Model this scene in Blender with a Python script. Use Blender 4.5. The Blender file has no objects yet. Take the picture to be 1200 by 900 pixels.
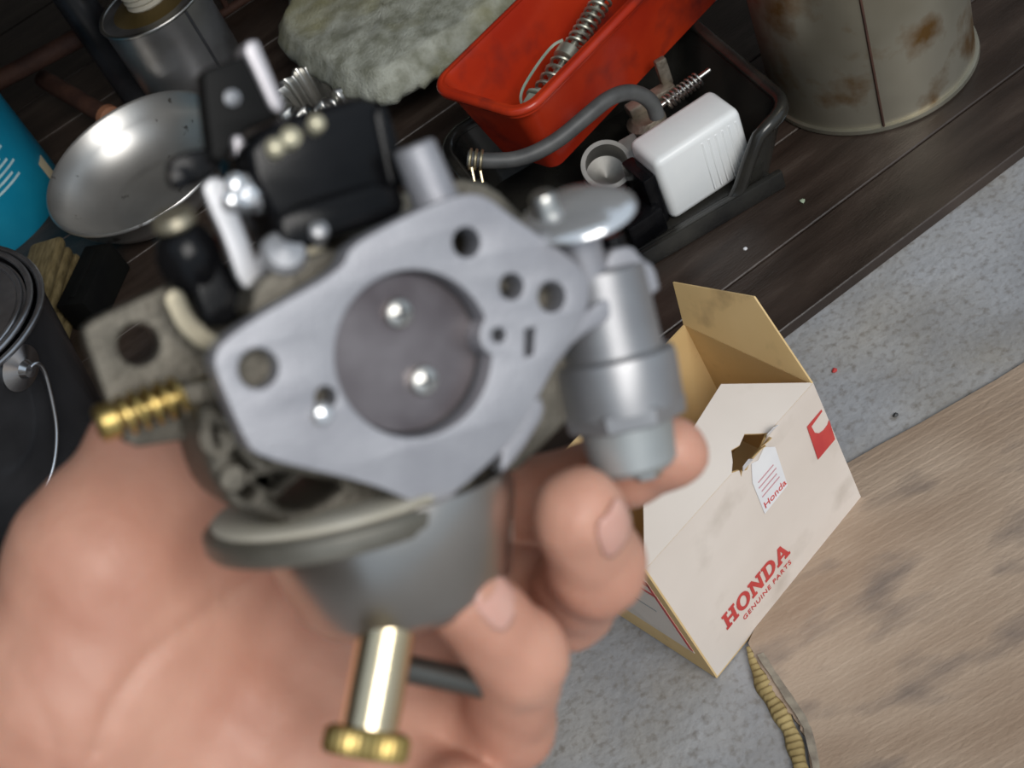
import bpy, bmesh, math, random
import numpy as np
from mathutils import Vector, Matrix, Quaternion

random.seed(7)
rng = np.random.default_rng(7)
scene = bpy.context.scene
COL = scene.collection

# ------------------------------------------------------------------ camera
F = 1600.0                       # focal length in pixels of the 1200 x 900 frame
CAM_H = 0.72
PITCH = math.radians(45)
ROLL = math.radians(28)
r0 = Vector((1, 0, 0)); u0 = Vector((0, math.sin(PITCH), math.cos(PITCH)))
FW = Vector((0, math.cos(PITCH), -math.sin(PITCH)))
RT = math.cos(ROLL)*r0 - math.sin(ROLL)*u0
UP = math.sin(ROLL)*r0 + math.cos(ROLL)*u0
CP = Vector((0, 0, CAM_H))
cam_data = bpy.data.cameras.new('camera')
cam_data.sensor_width = 36.0
cam_data.lens = F/1200*36
cam_data.clip_start = 0.01
cam_data.dof.use_dof = True
cam_data.dof.focus_distance = 0.86
cam_data.dof.aperture_fstop = 17.0
cam = bpy.data.objects.new('camera', cam_data); COL.objects.link(cam)
m = Matrix((RT, UP, -FW)).transposed().to_4x4(); m.translation = CP
cam.matrix_world = m
scene.camera = cam

# ------------------------------------------------------------------ light
scene.view_settings.view_transform = 'Standard'
scene.view_settings.look = 'None'
scene.view_settings.exposure = 0.0
scene.view_settings.gamma = 1.0
scene.view_settings.use_curve_mapping = False
world = bpy.data.worlds.new('world'); scene.world = world
world.use_nodes = True
bg = world.node_tree.nodes['Background']
bg.inputs[0].default_value = (0.72, 0.86, 1.0, 1)
bg.inputs[1].default_value = 0.62
# daylight of the open sky beyond the open workshop front, behind the photographer (past the floor's front edge)
ld = bpy.data.lights.new('daylight_open_front_offscreen', 'AREA')
ld.shape = 'RECTANGLE'; ld.size = 2.5; ld.size_y = 1.75; ld.energy = 134
ld.color = (1.0, 0.965, 0.92)
lo = bpy.data.objects.new('daylight_open_front_offscreen', ld); COL.objects.link(lo)
lo.location = (1.03, -2.50, 3.13)
lo.rotation_euler = (Vector((0.15, 0.6, 0.1)) - lo.location).to_track_quat('-Z', 'Y').to_euler()
# ------------------------------------------------------------------ helpers
def ray(x, y): return FW + RT*((x-600)/F) - UP*((y-450)/F)
def G(x, y, z=0.0):
    """point of the horizontal plane z seen at frame position x, y"""
    d = ray(x, y); return CP + d*((z-CAM_H)/d.z)
def K(x, y, d):
    """point at distance d (metres along the view axis)"""
    return CP + ray(x, y)*d

MATS = {}
def mat(name, c1, c2=None, scale=20.0, rough=0.5, metal=0.0, bump=0.0, bscale=None, detail=4.0,
        spots=None, spot_scale=60.0, spot_lo=0.62, spot_hi=0.72, sss=0.0, coat=0.0, rough2=None,
        stretch=None, trans=0.0, contrast=(0.35, 0.65), spec=None):
    if name in MATS: return MATS[name]
    M = bpy.data.materials.new(name); M.use_nodes = True
    nt = M.node_tree; N = nt.nodes; L = nt.links
    b = N['Principled BSDF']
    tc = N.new('ShaderNodeTexCoord'); mp = N.new('ShaderNodeMapping')
    L.new(tc.outputs['Object'], mp.inputs[0])
    if stretch: mp.inputs['Scale'].default_value = stretch
    no = N.new('ShaderNodeTexNoise'); no.inputs['Scale'].default_value = scale; no.inputs['Detail'].default_value = detail
    L.new(mp.outputs[0], no.inputs['Vector'])
    rp = N.new('ShaderNodeValToRGB')
    rp.color_ramp.elements[0].position = contrast[0]; rp.color_ramp.elements[1].position = contrast[1]
    rp.color_ramp.elements[0].color = (*c1, 1); rp.color_ramp.elements[1].color = (*(c2 or c1), 1)
    L.new(no.outputs['Fac'], rp.inputs[0])
    out = rp.outputs[0]
    if spots:
        n2 = N.new('ShaderNodeTexNoise'); n2.inputs['Scale'].default_value = spot_scale; n2.inputs['Detail'].default_value = 6
        L.new(mp.outputs[0], n2.inputs['Vector'])
        r2 = N.new('ShaderNodeValToRGB')
        r2.color_ramp.elements[0].position = spot_lo; r2.color_ramp.elements[1].position = spot_hi
        L.new(n2.outputs['Fac'], r2.inputs[0])
        mx = N.new('ShaderNodeMix'); mx.data_type = 'RGBA'
        L.new(r2.outputs[0], mx.inputs['Factor']); L.new(out, mx.inputs[6]); mx.inputs[7].default_value = (*spots, 1)
        out = mx.outputs[2]
    L.new(out, b.inputs['Base Color'])
    b.inputs['Roughness'].default_value = rough
    b.inputs['Metallic'].default_value = metal
    if spec is not None: b.inputs['Specular IOR Level'].default_value = spec
    if rough2 is not None:
        mr = N.new('ShaderNodeMapRange'); mr.inputs[3].default_value = rough; mr.inputs[4].default_value = rough2
        L.new(no.outputs['Fac'], mr.inputs[0]); L.new(mr.outputs[0], b.inputs['Roughness'])
    if sss:
        b.inputs['Subsurface Weight'].default_value = sss
        b.inputs['Subsurface Radius'].default_value = (1.0, 0.35, 0.2)
        b.inputs['Subsurface Scale'].default_value = 0.006
    if coat: b.inputs['Coat Weight'].default_value = coat
    if trans: b.inputs['Transmission Weight'].default_value = trans
    if bump:
        n3 = N.new('ShaderNodeTexNoise'); n3.inputs['Scale'].default_value = bscale or scale*6; n3.inputs['Detail'].default_value = 5
        L.new(mp.outputs[0], n3.inputs['Vector'])
        bp = N.new('ShaderNodeBump'); bp.inputs['Strength'].default_value = bump; bp.inputs['Distance'].default_value = 0.002
        L.new(n3.outputs['Fac'], bp.inputs['Height']); L.new(bp.outputs[0], b.inputs['Normal'])
    MATS[name] = M
    return M

def obj(name, V, Fc, M, parent=None, smooth=False, auto=None):
    me = bpy.data.meshes.new(name)
    me.from_pydata([tuple(v) for v in V], [], [tuple(f) for f in Fc]); me.update()
    return link(name, me, M, parent, smooth, auto)
def link(name, me, M, parent=None, smooth=False, auto=None):
    bm = bmesh.new(); bm.from_mesh(me); bmesh.ops.recalc_face_normals(bm, faces=bm.faces[:])
    bm.to_mesh(me); bm.free()
    if M is not None:
        me.materials.clear(); me.materials.append(M)
    if smooth or auto:
        me.polygons.foreach_set('use_smooth', [True]*len(me.polygons))
    if auto: me.set_sharp_from_angle(angle=math.radians(auto))
    o = bpy.data.objects.new(name, me); COL.objects.link(o)
    if parent: o.parent = parent
    return o
def tag(o, label=None, cat=None, group=None, kind=None):
    if label: o['label'] = label
    if cat: o['category'] = cat
    if group: o['group'] = group
    if kind: o['kind'] = kind
    return o
def thing(name, label, cat, M=None, group=None, kind=None):
    o = bpy.data.objects.new(name, None); COL.objects.link(o); o.empty_display_size = 0.02
    if M is not None: o.matrix_world = M
    return tag(o, label, cat, group, kind)
def TL(v, rz=0.0):
    return Matrix.Translation(Vector(v)) @ Matrix.Rotation(rz, 4, 'Z')

def frame(axis, origin=(0, 0, 0), ref=None):
    """matrix whose Z runs along axis"""
    z = Vector(axis).normalized()
    ref = Vector(ref) if ref is not None else (Vector((0, 0, 1)) if abs(z.z) < 0.9 else Vector((1, 0, 0)))
    x = ref.cross(z).normalized(); y = z.cross(x)
    mm = Matrix((x, y, z)).transposed().to_4x4(); mm.translation = Vector(origin)
    return mm
def lathe_geo(prof, n=40, Mx=None, wave=None):
    V = []; Fc = []
    for (r, h) in prof:
        for i in range(n):
            a = 2*math.pi*i/n
            rr = r if wave is None else wave(r, h, a)
            p = Vector((rr*math.cos(a), rr*math.sin(a), h))
            V.append(Mx @ p if Mx else p)
    k = len(prof)
    for j in range(k-1):
        for i in range(n):
            Fc.append((j*n+i, j*n+(i+1) % n, (j+1)*n+(i+1) % n, (j+1)*n+i))
    if prof[0][0] > 1e-6: Fc.append(tuple(range(n))[::-1])
    if prof[-1][0] > 1e-6: Fc.append(tuple(range((k-1)*n, k*n)))
    return V, Fc
def lathe(name, prof, M, parent=None, Mx=None, n=40, auto=35, wave=None, caps=True):
    V, Fc = lathe_geo(prof, n, Mx, wave)
    if not caps: Fc = [f for f in Fc if len(f) == 4]
    return obj(name, V, Fc, M, parent, auto=auto)
def cyl(name, a, b, r, M, parent=None, r2=None, n=28, bev=None, auto=35):
    a = Vector(a); b = Vector(b); h = (b-a).length; r2 = r if r2 is None else r2
    bev = min(r, r2)*0.12 if bev is None else bev
    pr = [(r-bev, 0), (r, bev), (r2, h-bev), (r2-bev, h)]
    return lathe(name, pr, M, parent, frame(b-a, a), n, auto)
def smoothpath(pts, it=3):
    pts = [Vector(p) for p in pts]
    for _ in range(it):
        q = [pts[0]]
        for a, b in zip(pts, pts[1:]):
            q += [a*0.75+b*0.25, a*0.25+b*0.75]
        q.append(pts[-1]); pts = q
    return pts
def tube_geo(pts, r, n=10, closed=False):
    pts = [Vector(p) for p in pts]; V = []; Fc = []
    N = len(pts); t0 = (pts[1]-pts[0]).normalized()
    x = t0.orthogonal().normalized()
    for i, p in enumerate(pts):
        a = pts[i-1] if (i > 0 or closed) else p
        b = pts[(i+1) % N] if (i < N-1 or closed) else p
        t = (b-a).normalized()
        x = (x - t*x.dot(t)).normalized(); y = t.cross(x)
        rr = r[i] if isinstance(r, (list, tuple)) else r
        for k in range(n):
            an = 2*math.pi*k/n
            V.append(p + x*(rr*math.cos(an)) + y*(rr*math.sin(an)))
    for i in range(N if closed else N-1):
        j = (i+1) % N
        for k in range(n):
            Fc.append((i*n+k, i*n+(k+1) % n, j*n+(k+1) % n, j*n+k))
    if not closed:
        Fc.append(tuple(range(n))[::-1]); Fc.append(tuple(range((N-1)*n, N*n)))
    return V, Fc
def tube(name, pts, r, M, parent=None, n=10, closed=False):
    V, Fc = tube_geo(pts, r, n, closed)
    return obj(name, V, Fc, M, parent, auto=50)
def helix(a, b, R, turns, n=14):
    a = Vector(a); b = Vector(b); mm = frame(b-a, a); L = (b-a).length
    return [mm @ Vector((R*math.cos(2*math.pi*t/n), R*math.sin(2*math.pi*t/n), L*t/(turns*n))) for t in range(int(turns*n)+1)]
def chaikin(poly, it=2, q=0.25):
    for _ in range(it):
        o = []
        for i in range(len(poly)):
            a = poly[i]; b = poly[(i+1) % len(poly)]
            o += [(a[0]*(1-q)+b[0]*q, a[1]*(1-q)+b[1]*q), (a[0]*q+b[0]*(1-q), a[1]*q+b[1]*(1-q))]
        poly = o
    return poly
def circ(cx, cy, r, n=24, ry=None):
    ry = ry or r
    return [(cx+r*math.cos(2*math.pi*i/n), cy+ry*math.sin(2*math.pi*i/n)) for i in range(n)]
def plate_mesh(name, outers, holes, z0, z1, bev=0.0):
    cu = bpy.data.curves.new(name, 'CURVE'); cu.dimensions = '2D'; cu.fill_mode = 'BOTH'
    cu.extrude = max(abs(z1-z0)/2-bev, 1e-6); cu.bevel_depth = bev; cu.bevel_resolution = 2; cu.offset = -bev
    for poly in list(outers)+list(holes):
        s = cu.splines.new('POLY'); s.points.add(len(poly)-1); s.use_cyclic_u = True
        for i, p in enumerate(poly): s.points[i].co = (p[0], p[1], 0, 1)
    t = bpy.data.objects.new('tmp', cu); COL.objects.link(t)
    dg = bpy.context.evaluated_depsgraph_get()
    me = bpy.data.meshes.new_from_object(t.evaluated_get(dg))
    bpy.data.objects.remove(t); bpy.data.curves.remove(cu)
    zc = (z0+z1)/2
    me.transform(Matrix.Translation((0, 0, zc)))
    me.name = name
    bm = bmesh.new(); bm.from_mesh(me); bmesh.ops.remove_doubles(bm, verts=bm.verts[:], dist=1e-6); bm.to_mesh(me); bm.free()
    return me
def plate(name, outer, holes, z0, z1, M, parent=None, bev=0.0, Mx=None, auto=40):
    me = plate_mesh(name, [outer] if not isinstance(outer[0][0], (list, tuple)) else outer, holes, z0, z1, bev)
    if Mx: me.transform(Mx)
    return link(name, me, M, parent, auto=auto)
def rbox(name, c, s, M, parent=None, bev=0.002, Mx=None, seg=2, auto=40):
    bm = bmesh.new(); bmesh.ops.create_cube(bm, size=1.0)
    for v in bm.verts: v.co = Vector((v.co.x*s[0]+c[0], v.co.y*s[1]+c[1], v.co.z*s[2]+c[2]))
    if bev: bmesh.ops.bevel(bm, geom=bm.edges[:], offset=bev, segments=seg, affect='EDGES', profile=0.5)
    me = bpy.data.meshes.new(name); bm.to_mesh(me); bm.free()
    if Mx: me.transform(Mx)
    return link(name, me, M, parent, auto=auto)
def sheet(name, quad, t, M, parent=None, nrm=None):
    """thin panel of thickness t from a polygon of 3-D points (t goes along -normal)"""
    P = [Vector(p) for p in quad]; n = len(P)
    nr = nrm or (P[1]-P[0]).cross(P[2]-P[0]).normalized()
    V = P+[p-nr*t for p in P]
    Fc = [tuple(range(n)), tuple(range(2*n-1, n-1, -1))]+[(i, i+n, (i+1) % n+n, (i+1) % n) for i in range(n)]
    return obj(name, V, Fc, M, parent)

# ------------------------------------------------------------------ materials
concrete = mat('concrete', (.27, .275, .29), (.38, .385, .40), 12, .72, bump=.5, bscale=160, spots=(.19, .175, .16), spot_scale=190, spot_lo=.50, spot_hi=.80)
darkwood = mat('dark_wood', (.024, .016, .012), (.052, .036, .028), 9, .38, bump=.2, bscale=120, stretch=(1, 5, 1), spots=(.085, .065, .052), spot_scale=9, spot_lo=.56, spot_hi=.85)
blackplas = mat('black_plastic', (.003, .003, .0035), (.008, .008, .009), 40, .2, spec=.18)
trayplas = mat('tray_plastic', (.008, .008, .008), (.034, .032, .027), 18, .2)
redplas = mat('red_plastic', (.36, .022, .008), (.50, .040, .010), 12, .25, spots=(.16, .02, .015), spot_scale=26, spot_lo=.52, spot_hi=.75)
whiteplas = mat('white_plastic', (.80, .82, .82), (.86, .87, .86), 20, .35)
rubber = mat('rubber', (.035, .035, .037), (.07, .07, .07), 60, .5)
steel = mat('steel', (.50, .49, .46), (.62, .61, .58), 25, .28, 1.0, rough2=.42)
chrome = mat('chrome', (.74, .75, .77), None, 10, .2, .75)
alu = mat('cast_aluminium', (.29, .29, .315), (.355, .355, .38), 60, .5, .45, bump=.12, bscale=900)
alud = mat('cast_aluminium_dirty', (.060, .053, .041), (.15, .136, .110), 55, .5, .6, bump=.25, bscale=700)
alum = mat('bowl_aluminium', (.40, .37, .34), (.48, .45, .42), 30, .30, 1.0)
brass = mat('brass', (.76, .62, .40), (.82, .70, .50), 40, .22, 1.0)
brassd = mat('brass_knurl', (.48, .35, .12), (.60, .45, .18), 80, .38, 1.0)
tin = mat('tin', (.26, .235, .175), (.45, .415, .335), 6, .36, .7, spots=(.19, .10, .03), spot_scale=22, spot_lo=.53, spot_hi=.68)
rust = mat('rusty_steel', (.05, .022, .016), (.11, .05, .032), 30, .75, .2, bump=.4)
blackpaint = mat('black_paint', (.012, .012, .014), (.05, .05, .055), 14, .35)
bluepaint = mat('blue_paint', (.0, .20, .34), (.01, .27, .42), 12, .4)
boxwhite = mat('carton_white', (.70, .62, .55), (.78, .70, .63), 10, .6, bump=.08, bscale=60, spots=(.52, .45, .38), spot_scale=24, spot_lo=.56, spot_hi=.85)
kraft = mat('kraft', (.66, .46, .21), (.74, .53, .26), 14, .75, spots=(.30, .20, .10), spot_scale=24, spot_lo=.66, spot_hi=.85)
redink = mat('red_ink', (.52, .05, .05), (.6, .07, .06), 60, .55)
paperw = mat('paper_white', (.78, .78, .80), (.84, .84, .85), 50, .6)
cardb = mat('cardboard', (.33, .235, .165), (.47, .36, .27), 7, .8, bump=.3, bscale=220, stretch=(1, 2.2, 1), spots=(.19, .15, .125), spot_scale=16, spot_lo=.53, spot_hi=.75)
felt = mat('felt', (.20, .205, .155), (.40, .41, .35), 60, .95, bump=.7, bscale=420, spots=(.27, .25, .11), spot_scale=9, spot_lo=.55, spot_hi=.75)
M_SKIN = None

# ------------------------------------------------------------------ setting
def dust_concrete():
    nt = concrete.node_tree; N = nt.nodes; L = nt.links; b = N['Principled BSDF']
    src = b.inputs['Base Color'].links[0].from_socket
    tc = N.new('ShaderNodeTexCoord')
    no = N.new('ShaderNodeTexNoise'); no.inputs['Scale'].default_value = 9; no.inputs['Detail'].default_value = 5; L.new(tc.outputs['Object'], no.inputs['Vector'])
    mr = N.new('ShaderNodeMapRange'); mr.inputs[1].default_value = .42; mr.inputs[2].default_value = .66; mr.inputs[3].default_value = 0; mr.inputs[4].default_value = .7
    L.new(no.outputs['Fac'], mr.inputs[0])
    mx = N.new('ShaderNodeMix'); mx.data_type = 'RGBA'; mx.blend_type = 'MULTIPLY'
    L.new(mr.outputs[0], mx.inputs['Factor']); L.new(src, mx.inputs[6]); mx.inputs[7].default_value = (.92, .82, .66, 1)
    L.new(mx.outputs[2], b.inputs['Base Color'])
dust_concrete()
ZP = 0.010                                   # top of the dark boards above the concrete
e0 = G(920, 385, ZP); e1 = G(1200, 173, ZP)
bd = (e1-e0); bd.z = 0; bd.normalize(); bn = Vector((-bd.y, bd.x, 0))
floor = obj('floor', [(-3, -2.5, 0), (3, -2.5, 0), (3, 2.6, 0), (-3, 2.6, 0), (-3, -2.5, -.1), (3, -2.5, -.1), (3, 2.6, -.1), (-3, 2.6, -.1)],
            [(0, 1, 2, 3), (7, 6, 5, 4), (0, 4, 5, 1), (1, 5, 6, 2), (2, 6, 7, 3), (3, 7, 4, 0)], concrete)
tag(floor, 'grey concrete workshop floor speckled with dirt', None, None, 'structure')
fb = thing('floor_boards', 'dark brown stained floor boards running behind the concrete strip', None, TL((e0.x, e0.y, 0), math.atan2(bd.y, bd.x)), None, 'structure')
w = 0
widths = [.0635]+[.09, .10, .095, .10]*5
for i, wd in enumerate(widths):
    if w > 1.6: break
    rbox('plank', (0, w+wd/2, ZP/2), (4.6, wd-.0016, ZP), darkwood, fb, bev=.0009, seg=1)
    w += wd
wallm = mat('plaster_dark', (.10, .09, .08), (.16, .14, .12), 4, .9)
def wall(name, c, s, label):
    return tag(rbox(name, c, s, wallm, None, bev=0), label, None, None, 'structure')
wall('wall_back', (0, 2.65, 1.25), (6.2, .1, 2.5), 'dark plaster wall behind the workbench')
wall('wall_left', (-2.05, 0.05, 1.25), (.1, 5.1, 2.5), 'dark plaster wall at the closed end of the workshop')
wall('ceiling', (-.6, 1.5, 2.55), (5.0, 2.4, .1), 'dark workshop ceiling')

# ------------------------------------------------------------------ workbench behind (post, rods, added unseen top)
pb = G(168, 118, ZP)
wb = thing('workbench', 'steel framed workbench with a black tube leg and rusty stretchers under an added unseen top', 'workbench', TL((pb.x, pb.y, ZP)))
woodtop = mat('unseen_shade_top', (.10, .06, .04), (.17, .11, .07), 6, .7, stretch=(1, 10, 1))
rbox('unseen_shade_top', (-.25, .18, .345), (1.7, 1.05, .03), woodtop, wb, bev=.003)  # unseen top, added low and far forward to shade the boards behind
cyl('leg', (0, 0, 0), (0, 0, .33), .019, blackpaint, wb)
cyl('leg', (-.95, 0, 0), (-.95, 0, .33), .019, blackpaint, wb)
cyl('leg', (.50, .60, 0), (.50, .60, .33), .019, blackpaint, wb)
cyl('leg', (-.95, .60, 0), (-.95, .60, .33), .019, blackpaint, wb)
cyl('stretcher', (-.94, .02, .085), (-.012, .02, .085), .010, rust, wb)
cyl('stretcher', (-.94, .60, .12), (.50, .60, .12), .010, rust, wb)
br0 = G(50, 92, .045)-pb; br1 = G(128, 138, .03)-pb
cyl('brace', br0, br1, .010, rust, wb)
lathe('brace_end', [(.010, 0), (.0135, .002), (.0135, .010), (.009, .013)], mat('rust_bright', (.26, .10, .05), (.34, .15, .08), 40, .7), wb, frame(br1-br0, br1-(br1-br0).normalized()*.006), n=20)

# ------------------------------------------------------------------ carton
def build_carton():
    A = G(840, 795, .0016); B = G(1010, 585, .0016)
    ax = (B-A); L = ax.length; rz = math.atan2(ax.y, ax.x)
    root = thing('cardboard_box', 'white and red printed parts carton standing open with torn front flap', 'box', TL(A, rz))
    inv = root.matrix_world.inverted()
    D = .094; Hh = .130; t = .0012
    dx = -.009                               # the carton sags a little
    a = Vector((0, 0, 0)); b = Vector((L, 0, 0)); a2 = Vector((0, D, 0)); b2 = Vector((L, D, 0))
    up = Vector((dx, .004, Hh))
    A1, B1 = a+up, b+up+Vector((0.000, 0, -.006)); A2, B2 = a2+up, b2+up+Vector((0, 0, -.004))
    # front panel is outside white, inside kraft: outer and inner liner
    def panel(name, q, inner_first=False):
        o = sheet(name, q, t, boxwhite, root)
        me = o.data; me.materials.append(kraft)
        nr = (Vector(q[1])-Vector(q[0])).cross(Vector(q[2])-Vector(q[0])).normalized()
        for p in me.polygons:
            if p.normal.dot(nr) < .5: p.material_index = 1
        return o
    # torn notch in the top middle of the front panel
    def fp(u, v):  # u along, v up on the front panel
        top = A1.lerp(B1, u); bot = a.lerp(b, u); return bot.lerp(top, v)
    notch = [(.72, 1), (.70, .985), (.655, .955), (.60, .955), (.565, .93), (.545, .95), (.53, .925), (.535, .97), (.50, 1)]
    poly = [fp(0, 0), fp(1, 0), fp(1, 1)]+[fp(u, v) for u, v in notch]+[fp(0, 1)]
    panel('front_panel', poly)
    sheet('side_panel', [a2, a, A1, A2], t, kraft, root)
    panel('side_panel', [b, b2, B2, B1])
    panel('back_panel', [b2, a2, A2, B2])
    sheet('bottom_panel', [a, a2, b2, b], t, kraft, root)
    lc = inv @ CP
    def onpl(x, y, o, e1, e2):
        d = inv.to_3x3() @ ray(x, y); nn = e1.cross(e2); return lc+d*((o-lc).dot(nn)/d.dot(nn))
    # front flap rises from the fold and leans back over the opening
    n_in = Vector((0, 1, 0)); fl = .066
    def ff(u, v): return A1.lerp(B1, u)+(Vector((0, .052, .018)))*v + Vector((0, -.0002, 0))
    notch2 = [(.72, .0), (.70, .05), (.66, .17), (.61, .13), (.575, .16), (.54, .07), (.50, .0)]
    q = [ff(0.0, 0)]+[ff(u, v) for u, v in notch2[::-1]]+[ff(1, 0)]+[onpl(x, y, A1, B1-A1, Vector((0, .052, .018))) for x, y in ((845, 450), (812, 502), (754, 592))]
    panel('front_flap', q)
    # end flap on the far side stands up, kraft side showing
    def ef(u, v): return B1.lerp(B2, u)+Vector((.014*v, 0, .044*v))
    panel('side_flap', [ef(0, 0), ef(1.0, 0)]+[onpl(x, y, B1, B2-B1, Vector((.014, 0, .044))) for x, y in ((790, 330), (885, 347))])
    # end flap nearest the fingers folded out
    def gf(u, v): return A1.lerp(A2, u)+Vector((-.035*v, 0, .018*v))
    panel('side_flap', [gf(1, 0), gf(0, 0), gf(.12, .9), gf(.9, .9)])
    # ---------------- printing, flat ink a hair proud of the panel
    ex = (b-a).normalized(); ez = (A1-a).normalized(); nr = ex.cross(ez).normalized()
    ez = nr.cross(ex).normalized()
    def face_m(u, v, off=.00025):
        o = fp(u, v)+nr*off
        mm = Matrix((ex, ez, nr)).transposed().to_4x4(); mm.translation = o; return mm
    # slab-serif letters, unit height 1
    def H_(w=1.05):
        s = .22; return [[(0, 0), (.46, 0), (.46, .14), (.34, .14), (.34, .42), (w-.34, .42), (w-.34, .14), (w-.46, .14), (w-.46, 0), (w, 0), (w, .14), (w-.10, .14), (w-.10, .86), (w, .86), (w, 1), (w-.46, 1), (w-.46, .86), (w-.34, .86), (w-.34, .58), (.34, .58), (.34, .86), (.46, .86), (.46, 1), (0, 1), (0, .86), (.10, .86), (.10, .14), (0, .14)]], w
    def O_(w=1.05): return [circ(w/2, .5, w/2, 28, .52), circ(w/2, .5, w/2-.27, 24, .36)], w
    def N_(w=1.1): return [[(0, 0), (.42, 0), (.42, .14), (.30, .14), (.30, .68), (.78, 0), (w-.10, 0), (w-.10, .86), (w, .86), (w, 1), (w-.42, 1), (w-.42, .86), (w-.30, .86), (w-.30, .38), (.36, 1), (0, 1), (0, .86), (.10, .86), (.10, .14), (0, .14)]], w
    def D_(w=1.0):
        arc = [(.50+.50*math.cos(t_), .5+.5*math.sin(t_)) for t_ in np.linspace(-math.pi/2, math.pi/2, 14)]
        arc2 = [(.48+.26*math.cos(t_), .5+.34*math.sin(t_)) for t_ in np.linspace(-math.pi/2, math.pi/2, 12)]
        return [[(0, 0)]+arc+[(0, 1), (0, .86), (.10, .86), (.10, .14), (0, .14)], [(.34, .16)]+arc2+[(.34, .84)]], w
    def A_(w=1.12): return [[(0, 0), (.40, 0), (.40, .14), (.32, .14), (.37, .28), (.70, .28), (.75, .14), (.66, .14), (.66, 0), (w, 0), (w, .14), (w-.08, .14), (.66, 1), (.40, 1), (.10, .14), (0, .14)], [(.42, .42), (.65, .42), (.535, .74)]], w
    x = 0; hs = .0138; mm = face_m(.150, .205)
    for ch, (polys, w) in zip('HONDA', (H_(), O_(), N_(), D_(), A_())):
        sx = .0110
        pl = [[((px+x)*sx, py*hs) for px, py in po] for po in polys]
        plate('printed_letter', pl[0], pl[1:], 0, .0003, redink, root, Mx=mm)
        x += w+.07
    def text(s, size, mm, M, nm, sp=1.0):
        cu = bpy.data.curves.new(nm, 'FONT'); cu.body = s; cu.size = size; cu.extrude = .00015; cu.space_character = sp
        t_ = bpy.data.objects.new('tmp', cu); COL.objects.link(t_)
        me = bpy.data.meshes.new_from_object(t_.evaluated_get(bpy.context.evaluated_depsgraph_get()))
        bpy.data.objects.remove(t_); me.transform(mm)
        return link(nm, me, M, root)
    text('GENUINE PARTS', .0056, face_m(.235, .140), redink, 'printed_text', 1.16)
    # wing emblem block by the upper corner
    s = .001
    wing = [(0, 0), (17*s, 0), (17*s, 18*s), (15*s, 16*s), (11*s, 15.5*s), (7*s, 17*s), (4*s, 21*s), (3*s, 28*s), (14*s, 29.5*s), (14*s, 31*s), (0, 31*s)]
    plate('printed_emblem', wing, [], 0, .0003, redink, root, Mx=face_m(.875, .555))
    # paper sticker under the tear
    mm = face_m(.545, .60, .0003)
    st = plate('sticker', [(0, 0), (.022, .001), (.023, .036), (.016, .044), (.009, .040), (.004, .043), (0, .030)], [], 0, .0003, paperw, root, Mx=mm)
    lines = text('Honda', .0075, face_m(.555, .625, .0007), redink, 'printed_text')
    for k in range(4):
        rbox('printed_line', (.0105, .0135+k*.0042, .0004), (.016-.002*(k % 2), .0009, .0003), mat('ink_grey_red', (.55, .30, .32), None, 10, .6), root, bev=0, Mx=mm)
    # ragged paper torn up along the opening
    for k, (u, v, w_, h_) in enumerate(((.70, .985, .010, .010), (.60, .955, .012, .009), (.545, .95, .008, .012), (.655, .97, .009, .007))):
        p0 = fp(u, v)+nr*.0006
        q = [p0, p0+ex*w_, p0+ex*w_*.8+ez*h_*.5+nr*.004, p0+ex*w_*.3+ez*h_+nr*.006, p0-ex*w_*.1+ez*h_*.6+nr*.003]
        sheet('torn_paper', q, .0004, kraft if k % 2 else paperw, root)
    # red rules printed on the end panel
    def sp(u, v): return a2.lerp(a, u).lerp(A2.lerp(A1, u), v)+Vector((-.0005, 0, 0))
    def sq(u, v): return sp(u, v)+Vector((.0002, 0, 0))
    sheet('printed_ground', [sq(0, .20), sq(.93, .20), sq(.93, .90), sq(0, .90)], .0003, boxwhite, root)
    for (u0_, v0_, u1_, v1_) in ((.02, .80, .93, .85), (.02, .71, .93, .735), (.905, .22, .93, .85)):
        sheet('printed_rule', [sp(u0_, v0_), sp(u1_, v0_), sp(u1_, v1_), sp(u0_, v1_)], .0003, redink, root)
    sheet('printed_rule', [sp(.1, .50), sp(.8, .50), sp(.8, .515), sp(.1, .515)], .0003, mat('ink_grey', (.3, .3, .3), None, 10, .6), root)
    return root
build_carton()

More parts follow.
